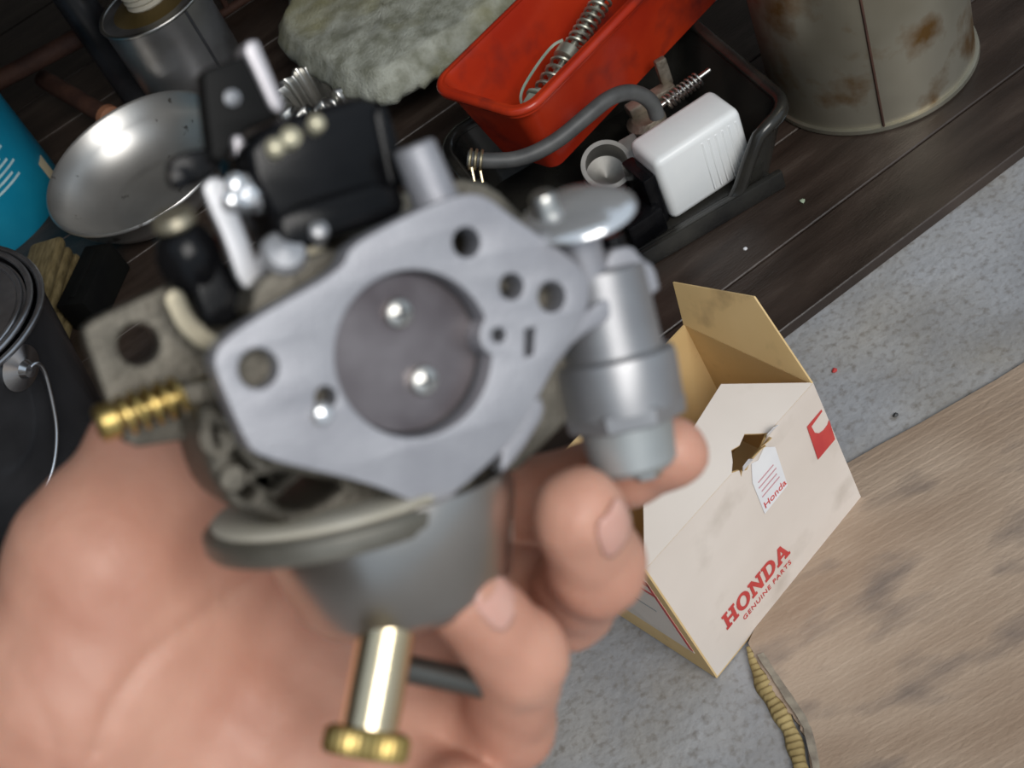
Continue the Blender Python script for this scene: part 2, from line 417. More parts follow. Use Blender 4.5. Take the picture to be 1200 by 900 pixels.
# ------------------------------------------------------------------ cardboard sheet on the floor
def build_sheet():
    p0 = G(872, 762); p1 = G(958, 905); q0 = G(1000, 545); q1 = G(1200, 430)
    dr = (q1-q0).normalized()
    root = thing('cardboard_sheet', 'dirty brown corrugated cardboard sheet with a torn edge on the concrete', 'cardboard', TL((p0.x, p0.y, 0)))
    inv = root.matrix_world.inverted()
    # torn edge, running from under the carton towards the photographer
    edge = [(905, 700), (880, 756), (889, 780), (903, 806), (922, 832), (936, 850), (945, 868), (954, 905), (966, 960), (975, 1010)]
    e = [inv @ G(x, y) for x, y in edge]
    far0 = inv @ (q0-dr*.09); far1 = inv @ (q0+dr*.75)
    near1 = Vector((.9, -.35, 0)); 
    outl = [(v.x, v.y) for v in e]
    # jagged resampling of the tear
    jag = []
    for a, b in zip(outl, outl[1:]):
        for t in np.linspace(0, 1, 5)[:-1]:
            jag.append((a[0]+(b[0]-a[0])*t+random.uniform(-.0012, .0012), a[1]+(b[1]-a[1])*t+random.uniform(-.001, .001)))
    outl.append((outl[-1][0]+.012, -.42)); jag.append(outl[-2]); jag.append(outl[-1])
    out = jag+[(near1.x, jag[-1][1]), (near1.x, far1.y), (far1.x, far1.y)]
    n = 30
    for i in range(1, n):
        t = i/n; out.append((far1.x+(far0.x-far1.x)*t, far1.y+(far0.y-far1.y)*t+random.uniform(-.001, .001)))
    out.append((far0.x, far0.y))
    plate('liner', out, [], .0, .0042, cardb, root, bev=.0004)
    # raised ribs of the fluting showing through the liner, running along the sheet
    ribm = cardb
    R = random.Random(3)
    Lr = Vector((q1.x-q0.x, q1.y-q0.y, 0)).normalized()
    V = []; Fc = []
    far0v = Vector((far0.x, far0.y, 0))
    nrm = Vector((Lr.y, -Lr.x, 0))
    def edge_x(y):
        for a, b in zip(outl, outl[1:]):
            if min(a[1], b[1]) <= y <= max(a[1], b[1]) and abs(a[1]-b[1]) > 1e-6:
                return a[0]+(b[0]-a[0])*(y-a[1])/(b[1]-a[1])
        return outl[-1][0] if y < outl[-1][1] else None
    for k in range(48):
        base = far0v+nrm*(.004+.0060*k)
        xs = edge_x(base.y)
        x0 = max(far0.x+.003, (xs+.006) if xs is not None else -9)
        a0 = base+Lr*((x0-base.x)/Lr.x); a1 = a0+Lr*.45
        seg = 18; wv = .0013
        st = len(V)
        for i in range(seg+1):
            p = a0.lerp(a1, i/seg); hz = .00022+.00012*R.random()
            for (o_, h_) in ((-wv, 0), (0, hz), (wv, 0)):
                V.append(p+nrm*o_+Vector((0, 0, .00415+h_)))
        for i in range(seg):
            for c in range(2):
                i0 = st+i*3+c; Fc.append((i0, i0+1, i0+4, i0+3))
    tag(obj('fluting_ribs', V, Fc, ribm, root, smooth=True), None, None, None, 'stuff')
    # corrugated medium laid bare along the tear: a wavy ribbon with flutes
    fl = mat('flute_paper', (.20, .14, .05), (.42, .32, .14), 60, .8)
    c = smoothpath([inv @ G(x, y) for x, y in [(878, 762), (888, 790), (902, 818), (918, 842), (930, 866), (940, 905), (948, 950)]], 2)
    tot = sum((b-a).length for a, b in zip(c, c[1:])); s = 0; V = []; Fc = []
    rows = []
    for i in range(len(c)-1):
        a, b = c[i], c[i+1]; L = (b-a).length; nn = max(2, int(L/.0006))
        t = (b-a).normalized(); nr = Vector((-t.y, t.x, 0))
        for k in range(nn):
            p = a.lerp(b, k/nn); ss = (s+L*k/nn)
            wdt = (.0046+.0006*math.sin(ss*300))*min(1, .25+ss/.03); h = .0046+.0009*math.sin(ss/.0042*2*math.pi)
            r_ = len(V)
            V += [p-nr*wdt+Vector((0, 0, .0006)), p-nr*wdt*.7+Vector((0, 0, h)), p+nr*wdt*.7+Vector((0, 0, h)), p+nr*wdt+Vector((0, 0, .003))]
            rows.append(r_)
        s += L
    for a, b in zip(rows, rows[1:]):
        for k in range(3): Fc.append((a+k, a+k+1, b+k+1, b+k))
    obj('torn_fluting', V, Fc, fl, root, smooth=True)
    # curled dark liner lip beside it
    lip = smoothpath([inv @ G(x, y, .004) for x, y in [(890, 768), (908, 796), (928, 826), (944, 850), (952, 880), (958, 912)]], 2)
    V = []; Fc = []
    for i, p in enumerate(lip):
        j = random.uniform(.6, 1.2)
        V += [p+Vector((.004, .001, -.0005)), p+Vector((.0012, 0, .0016*j)), p+Vector((-.0016*j, 0, .0026*j))]
    for i in range(len(lip)-1):
        for k in range(2): Fc.append((i*3+k, i*3+k+1, i*3+k+4, i*3+k+3))
    obj('torn_lip', V, Fc, mat('torn_grey', (.16, .13, .10), (.3, .26, .2), 120, .9), root, smooth=True)
build_sheet()

# ------------------------------------------------------------------ big tin can
cc = Vector((.3735, .838, ZP))
can = thing('tin_can', 'large rust-stained tin can standing on the dark boards', 'can', TL(cc))
R = .0815
lathe('body', [(R-.001, .004), (R-.0005, .10), (R-.0015, .24), (R-.0025, .241), (R-.0025, .012), (0, .010)], tin, can, n=72)
lathe('bottom_rim', [(R-.004, .0), (R+.0012, .0), (R+.0022, .0015), (R+.0018, .0045), (R-.001, .0052)], mat('tin_rim', (.30, .28, .22), (.45, .42, .33), 20, .4, .8), can, n=72)
lathe('top_rim', [(R-.004, .240), (R+.0015, .240), (R+.0015, .245), (R-.004, .245)], mat('tin_rim', ()), can, n=72)
sa = math.radians(247)
rbox('side_seam', (R*math.cos(sa)*1.0, R*math.sin(sa)*1.0, .122), (.0016, .0025, .235), rust, can, bev=.0003)
# bead pressed around the wall
tube('bead', [(math.cos(a)*(R-.0005), math.sin(a)*(R-.0005), .2) for a in np.linspace(0, 2*math.pi, 73)[:-1]], .0012, tin, can, 6, True)

# ------------------------------------------------------------------ black tray
def rrect(w, h, r, n=8):
    o = []
    for (cx, cy, a0) in ((w/2-r, h/2-r, 0), (-w/2+r, h/2-r, 90), (-w/2+r, -h/2+r, 180), (w/2-r, -h/2+r, 270)):
        for i in range(n+1):
            a = math.radians(a0+90*i/n); o.append((cx+r*math.cos(a), cy+r*math.sin(a)))
    return o
def loft(name, loops, M, parent, cap0=True, cap1=False, auto=40):
    n = len(loops[0]); V = [p for l in loops for p in l]; Fc = []
    for j in range(len(loops)-1):
        for i in range(n): Fc.append((j*n+i, j*n+(i+1) % n, (j+1)*n+(i+1) % n, (j+1)*n+i))
    if cap0: Fc.append(tuple(range(n))[::-1])
    if cap1: Fc.append(tuple(range((len(loops)-1)*n, len(loops)*n)))
    return obj(name, V, Fc, M, parent, auto=auto)
fr = G(925, 212, ZP)                                          # front right foot of the tray
fl_ = G(740, 318, ZP)
tdir = (fr-fl_); trz = math.atan2(tdir.y, tdir.x)
TW, TD = .205, .185
trz += math.radians(1)
tray = thing('plastic_tray', 'black plastic tray with a rolled rim holding old fuel parts', 'tray', TL(fr, trz) @ Matrix.Translation((-TW/2, TD/2, 0)))
def z_loop(w, h, r, zf): return [Vector((x, y, zf(x, y))) for x, y in rrect(w, h, r)]
def ss(t): t = max(0, min(1, t)); return t*t*(3-2*t)
def rim_t(x, y):
    return max(ss(((y+TD/2)/TD-.16)/.14), ss((abs(x)-(TW/2-.046))/.022))
def rim_z(x, y): return .009+.046*rim_t(x, y)
def fine(w, h, r):
    o = []; p = rrect(w, h, r, 6)
    for a, b in zip(p, p[1:]+p[:1]):
        n = 24 if math.dist(a, b) > .03 else 1
        o += [(a[0]+(b[0]-a[0])*k/n, a[1]+(b[1]-a[1])*k/n) for k in range(n)]
    return o
def z_loop(w, h, r, zf): return [Vector((x, y, zf(x, y))) for x, y in fine(w, h, r)]
def t_loop(w, h, r, dz, fl=1.0):
    o = []
    for x, y in fine(w, h, r):
        t = rim_t(x, y); o.append(Vector((x*(1+(.20 if x > 0 else .04)*t*fl), y+.010*t*fl*max(0, y)/(TD/2), rim_z(x, y)+dz)))
    return o
outer0 = z_loop(TW-.012, TD-.012, .022, lambda x, y: .001)
outer1 = t_loop(TW-.004, TD-.004, .024, -.003)
outer2 = t_loop(TW+.004, TD+.004, .026, -.001)
outer3 = t_loop(TW, TD, .025, .003)
inner1 = t_loop(TW-.012, TD-.012, .022, .001)
inner0 = z_loop(TW-.022, TD-.022, .020, lambda x, y: .004)
loft('pan', [outer0, outer1, outer2, outer3, inner1, inner0], trayplas, tray, True, True)
rimp = t_loop(TW-.003, TD-.003, .026, .002)
tube('rolled_rim', rimp, .0055, trayplas, tray, 10, True)
# wide ledge along the front
rbox('ledge', (0.01, -TD/2+.024, .0065), (TW-.04, .044, .007), trayplas, tray, bev=.002)
rbox('ledge_lip', (0.01, -TD/2-.002, .0085), (TW-.03, .006, .017), trayplas, tray, bev=.002)

# ------------------------------------------------------------------ red bin
def build_bin():
    zb = ZP+.0625
    p0 = G(657, 193, zb); p1 = G(830, 10, zb)
    d = (p1-p0).normalized(); rz = math.atan2(d.y, d.x)          # long axis
    L, W, Hh = .27, .066, .074
    root = thing('red_bin', 'red plastic parts bin with loose hardware inside', 'bin', TL(p0, rz) @ Matrix.Translation((L/2-.006, W/2, 0)))
    def lp(w, h, r, z): return [Vector((x, y, z)) for x, y in rrect(w, h, r)]
    loft('shell', [lp(L, W, .010, 0), lp(L+.032, W+.026, .015, Hh-.004), lp(L+.042, W+.036, .018, Hh-.004), lp(L+.043, W+.037, .018, Hh+.001), lp(L+.040, W+.034, .018, Hh+.003),
                   lp(L+.030, W+.024, .014, Hh+.003), lp(L+.027, W+.021, .013, Hh-.001), lp(L-.005, W-.005, .009, .003)], redplas, root, True, True)
    tube('rim', [Vector((x, y, Hh)) for x, y in rrect(L+.038, W+.032, .018)], .0038, redplas, root, 8, True)
    return root, L, W, Hh
redbin, BL, BW, BH = build_bin()
bm_ = redbin.matrix_world
# spring-loaded hardware lying in the bin
def build_spring():
    root = thing('spring_bolt', 'greenish steel spring on a bolt lying inside the red bin', 'spring', bm_ @ Matrix.Translation((-BL/2+.024, -.004, .022)) @ Matrix.Rotation(math.radians(6), 4, 'Z') @ Matrix.Rotation(math.radians(-10), 4, 'Y'))
    zinc = mat('old_zinc', (.36, .36, .30), (.55, .55, .46), 60, .4, .8)
    verd = mat('verdigris', (.30, .42, .34), (.48, .55, .46), 60, .5, .4)
    tube('coil', helix((0.012, 0, .011), (.060, 0, .011), .0085, 6), .0014, zinc, root, 6)
    tube('coil', helix((.066, 0, .010), (.115, 0, .010), .0075, 8), .0013, zinc, root, 6)
    cyl('bolt', (-.004, 0, .011), (.120, 0, .011), .003, zinc, root)
    lathe('hex_nut', [(.0105, 0), (.0105, .009)], verd, root, frame((1, 0, 0), (0, 0, .011)), n=6)
    lathe('washer', [(.0115, 0), (.0115, .002)], verd, root, frame((1, 0, 0), (.010, 0, .0115)), n=24)
    lathe('collar', [(.008, 0), (.010, .001), (.010, .010), (.008, .011)], zinc, root, frame((1, 0, 0), (.050, 0, .011)), n=20)
    tube('wire_clip', smoothpath([(.002, .012, .003), (.004, .013, .020), (.03, .012, .022), (.055, .010, .021), (.062, .004, .020)]), .0012, verd, root, 6)
build_spring()

# ------------------------------------------------------------------ white ribbed cover on the tray
def build_white():
    # local box: x along the tray, y depth, z up, standing tilted on the tray ledge
    o = Vector((.167, .770, .0190))
    Mx = TL(o, math.radians(8))
    root = thing('white_cover', 'white ribbed plastic cover with a black base leaning on the tray edge', 'cover', Mx)
    W_, D_, H_ = .077, .040, .060
    rbox('shell', (W_/2, D_/2, H_/2+.002), (W_, D_, H_), whiteplas, root, bev=.006, seg=3)
    for k in range(6):
        x = W_*.52+k*.0060
        rbox('rib', (x, D_/2-.0002, H_/2+.0010), (.0030, D_+.0007, H_-.013), whiteplas, root, bev=.0008, seg=1)
    rbox('base', (-.006, D_/2+.001, H_/2-.004), (.012, D_-.006, H_-.012), blackplas, root, bev=.003)
    rbox('base_wing', (-.022, D_/2-.004, .012), (.032, .036, .024), blackplas, root, bev=.003)
    return root
build_white()

# ------------------------------------------------------------------ hose with clamp
hm = G(600, 180, .05)
hose_pts = [K(548, 186, .985), K(575, 189, .985), K(610, 187, .985), K(650, 168, .985), K(690, 134, .985), K(715, 113, .99), K(742, 106, 1.0), K(764, 118, 1.01), K(770, 136, 1.02)]
hr = thing('rubber_hose', 'grey rubber fuel hose with a wire clamp on its free end', 'hose', TL((hose_pts[-1].x, hose_pts[-1].y, ZP+.004)))
inv = hr.matrix_world.inverted()
hp = smoothpath([inv @ p for p in hose_pts], 3)
tube('hose_wall', hp, .0060, mat('hose', (.05, .05, .05), (.085, .085, .082), 60, .5), hr, 14)
clm = mat('clamp_steel', (.55, .45, .28), (.72, .62, .42), 60, .3, .9)
ax = (hp[3]-hp[0]).normalized()
for k in (0.0, .004, .008):
    mm = frame(ax, hp[0]+ax*(.002+k))
    tube('clamp_wire', [mm @ Vector((.0071*math.cos(a), .0071*math.sin(a), 0)) for a in np.linspace(0, 2*math.pi, 21)[:-1]], .0011, clm, hr, 6, True)
for k in (.003, .009):
    mm = frame(ax, hp[0]+ax*k)
    dn = inv.to_3x3() @ (-UP)
    tube('clamp_tang', [hp[0]+ax*k+dn*.006, hp[0]+ax*(k+.002)+dn*.016], .0012, clm, hr, 6)

# ------------------------------------------------------------------ old carburettor pieces in the tray
def build_old():
    old = mat('old_casting', (.20, .17, .13), (.38, .34, .28), 60, .5, .7, bump=.3, bscale=400)
    o = Vector((.190, .852, ZP+.0042))
    root = thing('old_fuel_valve', 'dirty cast fuel valve with lever spring lying in the tray', 'valve', TL(o, trz))
    lathe('body', [(.016, 0), (.020, .003), (.020, .022), (.016, .026), (.016, .042), (.011, .046)], old, root, n=32)
    cyl('outlet', (.0, -.005, .030), (.032, -.018, .034), .0065, old, root)
    rbox('bracket', (.012, .010, .050), (.042, .012, .010), old, root, bev=.002)
    rbox('lever', (.030, .014, .064), (.010, .006, .026), old, root, bev=.002)
    tube('lever_spring', helix((.018, -.004, .050), (.052, .000, .052), .0055, 9), .0010, steel, root, 6)
    cyl('lever_pin', (.010, -.004, .050), (.062, .001, .053), .0022, steel, root)
    o2 = Vector((.142, .842, ZP+.0042))
    r2 = thing('sediment_cup', 'small grey metal sediment cup lying in the tray beside the white cover', 'cup', TL(o2, trz+.5))
    mm = frame((-.25, -.45, .75), (0, 0, .016))
    lathe('cup', [(.010, 0), (.016, .002), (.018, .012), (.018, .034), (.020, .034), (.020, .037), (.0165, .037), (.0160, .012), (0, .005)], mat('cup_metal', (.22, .215, .20), (.34, .33, .31), 40, .42, .8), r2, mm, n=36)
    rbox('tab', (0, 0, 0), (.014, .024, .003), mat('cup_metal', ()), r2, bev=.001, Mx=mm @ Matrix.Translation((.024, 0, .035)))
    rbox('foot', (0, 0, .006), (.020, .024, .012), blackplas, r2, bev=.002)
build_old()

# ------------------------------------------------------------------ felt pad on a black case, fluted metal piece
def build_felt():
    c = G(470, 130, ZP)
    Mx = TL((c.x, c.y, ZP), math.atan2(bd.y, bd.x))
    case = thing('tool_case', 'black plastic case lying under the grey felt pad', 'case', Mx)
    rbox('body', (.082, .120, .022), (.17, .20, .044), blackplas, case, bev=.004)
    rbox('lid_seam', (.082, .120, .030), (.174, .204, .003), blackplas, case, bev=.001)
    # felt slab, irregular outline, lumpy
    pts = [(318, 42), (345, 72), (375, 88), (400, 108), (428, 112), (450, 116), (478, 98), (500, 88), (528, 66), (560, 50), (606, 8), (640, -40), (600, -120), (450, -150), (345, -90), (338, 0)]
    inv = case.matrix_world.inverted()
    z0 = ZP+.046
    loc = [inv @ G(x, y, z0+.010) for x, y in pts]
    poly = chaikin([(p.x, p.y) for p in loc], 2)
    n = len(poly); cx = sum(p[0] for p in poly)/n; cy = sum(p[1] for p in poly)/n
    rings = 22; V = []; Fc = []
    def lump(x, y): return .004*math.sin(x*28+1.3)*math.cos(y*21)+.0012*math.sin(x*91+y*70)+.0008*math.sin(x*170-y*140)+random.uniform(-.0005, .0005)
    lay = []
    for side in (0, 1):
        for j in range(rings+1):
            t = 1-j/rings if side == 0 else j/rings
            row = []
            for i, (x, y) in enumerate(poly):
                s = t*(1+(.012*math.sin(i*2.3)+.008*math.sin(i*5.1)+random.uniform(-.006, .006))*(t > .9))
                px, py = cx+(x-cx)*s, cy+(y-cy)*s
                th = .026*(1-max(0, t-.86)/.14*.75)
                z = (.0455 if side == 0 else .0455+th+lump(px, py)*(1-.5*t))
                row.append(len(V)); V.append((px, py, z))
            lay.append(row)
    # bottom centre -> edge -> top edge -> centre
    order = lay[::-1][:rings+1][::-1]
    top = lay[rings+1:][::-1]; bot = lay[:rings+1]
    seq = bot[::-1]+top
    for a, b in zip(seq, seq[1:]):
        for i in range(n): Fc.append((a[i], a[(i+1) % n], b[(i+1) % n], b[i]))
    f = obj('felt_pad', V, Fc, felt, None, smooth=True)
    f.matrix_world = case.matrix_world
    tag(f, 'thick greenish grey felt pad with ragged edge on the black case', 'pad')
    # fluted bright metal ring by the pad
    o = G(372, 108, ZP+.045)
    root = thing('fluted_cap', 'shiny fluted metal cap between the felt pad and the steel bowl', 'cap', TL((o.x, o.y, ZP)))
    def wv(r, h, a): return r*(1+.10*math.cos(14*a)) if r > .02 else r
    lathe('fluted_wall', [(.034, .0), (.040, .002), (.042, .046), (.040, .054), (.034, .056), (.030, .050), (.027, .012), (0, .010)], steel, root, n=140, wave=wv, auto=60)
    lathe('hub', [(.010, .010), (.010, .030), (.006, .034), (0, .034)], steel, root, n=20)
build_felt()

# ------------------------------------------------------------------ steel bowl
def build_bowl():
    c = Vector((-.213, 1.168, 0))
    root = thing('steel_bowl', 'shallow stainless steel bowl with rolled lip on the dark boards', 'bowl', TL((c.x, c.y-.012, ZP+.0035)) @ Matrix.Rotation(math.radians(4), 4, 'X'))
    bs = mat('bowl_steel', (.44, .43, .41), (.58, .57, .55), 12, .38, .85, spots=(.2, .18, .16), spot_scale=70, spot_lo=.66, spot_hi=.72, rough2=.36)
    R = .092
    pr = [(.001, 0), (.046, .000), (.053, .002), (.072, .014), (.085, .030), (R-.001, .046), (R+.002, .0475), (R+.0025, .049), (R+.001, .0505), (R-.002, .049), (.0835, .032), (.070, .0165), (.053, .0045), (.047, .0028), (.041, .0022), (0.0, .0022)]
    lathe('shell', pr, bs, root, n=80, auto=70)
    return root
build_bowl()

# ------------------------------------------------------------------ slim can with neck (upper left)
def build_slim():
    c = G(262, 108, ZP)
    root = thing('spout_can', 'tarnished metal can with a ribbed pale spout beside the black post', 'can', TL((c.x-.016, c.y+.012, ZP)))
    R = .054; Hc = .115
    dm = mat('dull_tin', (.20, .19, .18), (.58, .58, .60), 7, .38, .85, spots=(.05, .04, .03), spot_scale=9, spot_lo=.5, spot_hi=.7)
    lathe('body', [(R, 0), (R, Hc)], dm, root, n=56)
    lathe('top', [(R-.001, Hc-.004), (R-.003, Hc-.003), (.026, Hc+.004), (.024, Hc+.004)], mat('ochre_tin', (.20, .14, .05), (.36, .27, .13), 12, .45, .6), root, n=48)
    tube('rim', [(math.cos(a)*(R), math.sin(a)*R, Hc) for a in np.linspace(0, 2*math.pi, 57)[:-1]], .0022, steel, root, 8, True)
    pr = [(.020, Hc+.003)]
    for k in range(6): pr += [(.0225, Hc+.006+k*.006), (.0195, Hc+.009+k*.006)]
    lathe('spout', pr+[(.015, Hc+.044)], mat('spout_plastic', (.60, .55, .44), (.70, .65, .54), 30, .5), root, n=32)
    rbox('side_seam', (R*math.cos(-1.0), R*math.sin(-1.0), Hc/2), (.003, .003, Hc-.004), blackpaint, root, bev=.0008)
build_slim()

# ------------------------------------------------------------------ rusty wire rack at the top
def build_rack():
    c = G(300, 30, ZP)
    root = thing('wire_rack', 'rusty wire rack standing in the shadow under the workbench', 'rack', TL((c.x-.02, c.y+.05, ZP), .2))
    for k in range(8):
        x = k*.022
        tube('wire', smoothpath([(x, 0, .004), (x, .0, .07), (x+.004, .015, .10), (x+.004, .08, .11)], 2), .0035, rust, root, 6)
    cyl('crossbar', (-.01, .0, .006), (.165, .0, .006), .005, rust, root)
    cyl('crossbar', (-.01, .0, .085), (.165, .0, .085), .004, rust, root)
build_rack()

# ------------------------------------------------------------------ blue can, tan block, black stand, paint can
def build_blue():
    e = G(78, 225, ZP)
    R = .088
    root = thing('blue_can', 'bright blue tin can with faded white print at the bowl', 'can', TL((e.x-R*1.02, e.y+.03, ZP)))
    lathe('body', [(R-.001, 0), (R, .002), (R, .19), (R-.003, .192)], bluepaint, root, n=64)
    lathe('rim', [(R-.004, .190), (R+.002, .190), (R+.002, .196), (R-.005, .196)], steel, root, n=64)
    ink = mat('print_white', (.35, .55, .60), (.5, .68, .70), 80, .6)
    def strip(a0, a1, z0, z1, M, nm):
        n = 8; V = []; Fc = []
        for i in range(n+1):
            a = math.radians(a0+(a1-a0)*i/n)
            for (rr, z) in ((R+.0002, z0), (R+.0006, z0), (R+.0006, z1), (R+.0002, z1)): V.append((rr*math.cos(a), rr*math.sin(a), z))
        for i in range(n):
            for k in range(4): Fc.append((i*4+k, i*4+(k+1) % 4, i*4+4+(k+1) % 4, i*4+4+k))
        obj(nm, V, Fc, M, root)
    for k in range(8):
        strip(-62, -62+30-(k*7 % 11), .100-k*.0065, .1025-k*.0065, ink, 'printed_line')
    strip(-75, -52, .122, .135, ink, 'printed_block')
    strip(-18, -8, .018, .040, mat('print_tan', (.55, .48, .33), None, 10, .6), 'printed_block')
    # tan woven block
    p = G(92, 335, ZP)
    tb = thing('woven_mat', 'folded tan woven mat wedged between the blue can and black bucket', 'mat', TL((p.x-.022, p.y-.030, ZP), math.radians(70)))
    wm = mat('woven_tan', (.12, .085, .03), (.24, .18, .08), 60, .85, bump=.9, bscale=260, stretch=(1, 6, 1))
    for k in range(4):
        rbox('layer', (0, 0, .006+k*.0115), (.11+.004*(k % 2), .040-.002*k, .011), wm, tb, bev=.004)
    # black upright block
    q = G(125, 352, ZP)
    kb = thing('black_block', 'black rubber block on the boards beside the steel bowl', 'block', TL((q.x-.002, q.y+.004, ZP), math.radians(60)))
    rbox('block_body', (0, 0, .017), (.075, .030, .034), mat('black_matt', (.004, .004, .004), (.007, .007, .006), 30, .8, spec=.1), kb, bev=.002)
    rbox('block_groove', (0, 0, .0345), (.060, .006, .002), MATS['black_matt'], kb, bev=.0005)
build_blue()

def build_paint():
    # bucket leans slightly
    top = Vector((-.352, .850, 0))
    R = .088
    lean = Matrix.Rotation(math.radians(11), 4, Vector((0, 1, 0)))
    base = Vector((top.x-.038, top.y, ZP))
    root = thing('paint_bucket', 'black scuffed metal paint bucket with a wire bail handle', 'bucket', TL(base) @ lean @ Matrix.Translation((0, 0, .0185)))
    bm = mat('bucket_black', (.016, .016, .018), (.06, .06, .064), 9, .22, .3)
    Hc = .175
    lathe('body', [(R-.002, 0), (R, .003), (R, Hc), (R-.002, Hc), (R-.002, .004), (0, .004)], bm, root, n=64)
    for (rr, z) in ((R+.001, Hc), (R-.006, Hc+.003), (R-.014, Hc+.001)):
        tube('lid_ring', [(rr*math.cos(a), rr*math.sin(a), z) for a in np.linspace(0, 2*math.pi, 65)[:-1]], .0026, mat('lid_steel', (.25, .25, .26), (.5, .5, .52), 30, .25, .9), root, 8, True)
    lathe('lid', [(0, Hc-.006), (R-.016, Hc-.006), (R-.010, Hc)], mat('lid_steel', ()), root, n=64)
    return root, R, Hc
bucket, PR, PH = build_paint()
def bucket_handle():
    inv = bucket.matrix_world.inverted()
    # ear on the wall facing the photographer, a little to the side
    c0 = bucket.matrix_world.translation
    best = None
    for a in np.linspace(-math.pi, math.pi, 361):
        for z in np.linspace(.06, .17, 40):
            w = bucket.matrix_world @ Vector((PR*math.cos(a), PR*math.sin(a), z))
            n = bucket.matrix_world.to_3x3() @ Vector((math.cos(a), math.sin(a), 0))
            if n.dot(CP-w) < 0: continue
            v = w-CP; d = v.dot(FW); px = 600+F*v.dot(RT)/d; py = 450-F*v.dot(UP)/d
            e = (px-24)**2+(py-432)**2
            if best is None or e < best[0]: best = (e, a, z)
    _, a, z = best
    n = Vector((math.cos(a), math.sin(a), 0)); t = Vector((-math.sin(a), math.cos(a), 0)); c = n*PR+Vector((0, 0, z))
    wire = mat('bail_wire', (.62, .63, .66), (.75, .76, .78), 40, .22, 1.0)
    lathe('ear', [(.017, -.002), (.017, .001), (.012, .003), (.007, .005), (.005, .010), (0, .011)], wire, bucket, frame(n, c), n=28)
    dn = Vector((0, 0, -1))
    pts = [c+n*.008-t*.004, c+n*.010+t*.006+dn*-.003, c+n*.010+t*.010+dn*.006, c+n*.009+t*.005+dn*.03, c+n*.009-t*.006+dn*.06, c+n*.009-t*.030+dn*.085, c+n*.002-t*.058+dn*.095]
    tube('bail_handle', smoothpath(pts, 3), .0017, wire, bucket, 8)
bucket_handle()

# ------------------------------------------------------------------ specks on the floor
def speck(x, y, z, s, M, label, nm='debris_chip'):
    p = G(x, y, z)
    bm = bmesh.new(); bmesh.ops.create_icosphere(bm, subdivisions=1, radius=s)
    for v in bm.verts: v.co *= random.uniform(.7, 1.2); v.co.z *= .5
    me = bpy.data.meshes.new(nm); bm.to_mesh(me); bm.free()
    o = link(nm, me, M); o.location = (p.x, p.y, z+s*.35)
    return tag(o, label, 'debris')
speck(978, 435, 0, .0022, redink, 'tiny red plastic chip lying on the grey concrete strip')
speck(941, 236, ZP, .0024, mat('green_bead', (.35, .42, .30), None, 10, .4), 'tiny pale green bead on the dark boards by the tray')
speck(1050, 487, 0, .0022, rubber, 'tiny black crumb on the concrete strip near the cardboard')
speck(874, 292, ZP, .0018, paperw, 'tiny white crumb on the dark boards before the tray')

# ------------------------------------------------------------------ carburettor in the hand
YAW, PIT, RLL = math.radians(24), math.radians(9), math.radians(12)
cam3 = Matrix((RT, UP, -FW)).transposed()
CR = cam3 @ Matrix.Rotation(RLL, 3, 'Z') @ Matrix.Rotation(PIT, 3, 'X') @ Matrix.Rotation(YAW, 3, 'Y')
CM = CR.to_4x4(); CM.translation = K(487, 415, .260)
CI = CM.inverted()
carb = thing('carburetor', 'grey cast carburetor with brass drain screw held up in the hand', 'carburetor', CM)
cl = CI @ CP
def c3(x, y, z):
    """carburettor-local point on the plane Z = z (metres)"""
    d = CI.to_3x3() @ ray(x, y)
    return cl+d*((z-cl.z)/d.z)
def c2(x, y, z):
    p = c3(x, y, z); return (p.x, p.y)
def cpoly(pts, z): return [c2(x, y, z) for x, y in pts]
def cplate(name, pts, z1, th, M, parent=carb, holes=(), bev=.0006, it=1, q=.2):
    """slab whose front face (local Z = z1) has this outline, th thick"""
    po = cpoly(pts, z1)
    if it: po = chaikin(po, it, q)
    return plate(name, po, holes, z1-th, z1, M, parent, bev=bev)
Zv = Vector((0, 0, 1)); Yv = Vector((0, 1, 0)); Xv = Vector((1, 0, 0))

# --- engine side flange
RTH = .0160
outline = [(258, 402), (300, 372), (402, 315), (410, 288), (470, 256), (530, 229), (566, 226), (606, 258), (660, 294), (686, 318), (693, 345), (684, 376), (655, 420), (622, 482), (598, 520), (560, 556), (512, 596), (500, 606), (488, 590), (432, 566), (300, 536), (284, 510), (255, 442), (250, 422)]
boss = Vector((*c2(585, 393, 0), 0)); rb = .0042
th = []
for i in range(96):
    a = 2*math.pi*i/96; d = Vector((math.cos(a), math.sin(a), 0)); p = d*RTH
    b = d.dot(boss); disc = b*b-(boss.length_squared-rb*rb)
    if disc > 0 and b > 0:
        t = b-math.sqrt(disc)
        if t < RTH: p = d*t
    th.append((p.x, p.y))
def hole(x, y, rp, n=22):
    c = c2(x, y, 0); return circ(c[0], c[1], rp/6.15e3, n)
slot = [c2(x, y, 0) for x, y in ((616, 386), (628, 383), (626, 416), (615, 419))]
holes = [th, hole(547, 284, 18), hole(600, 336, 16), hole(647, 348, 19), hole(303, 432, 23), hole(585, 393, 9, 14), slot, hole(382, 466, 13)]
FT = .008
flange = plate('engine_flange', chaikin(cpoly(outline, 0), 2, .22), holes, -FT, 0, alu, carb, bev=.0004)
# small side port cut beside the throat with its pin
lathe('port_pin', [(.0022, 0), (.0022, .001), (.0014, .0020), (0, .0023)], chrome, carb, frame(Zv, c3(376, 485, .0)), n=16)
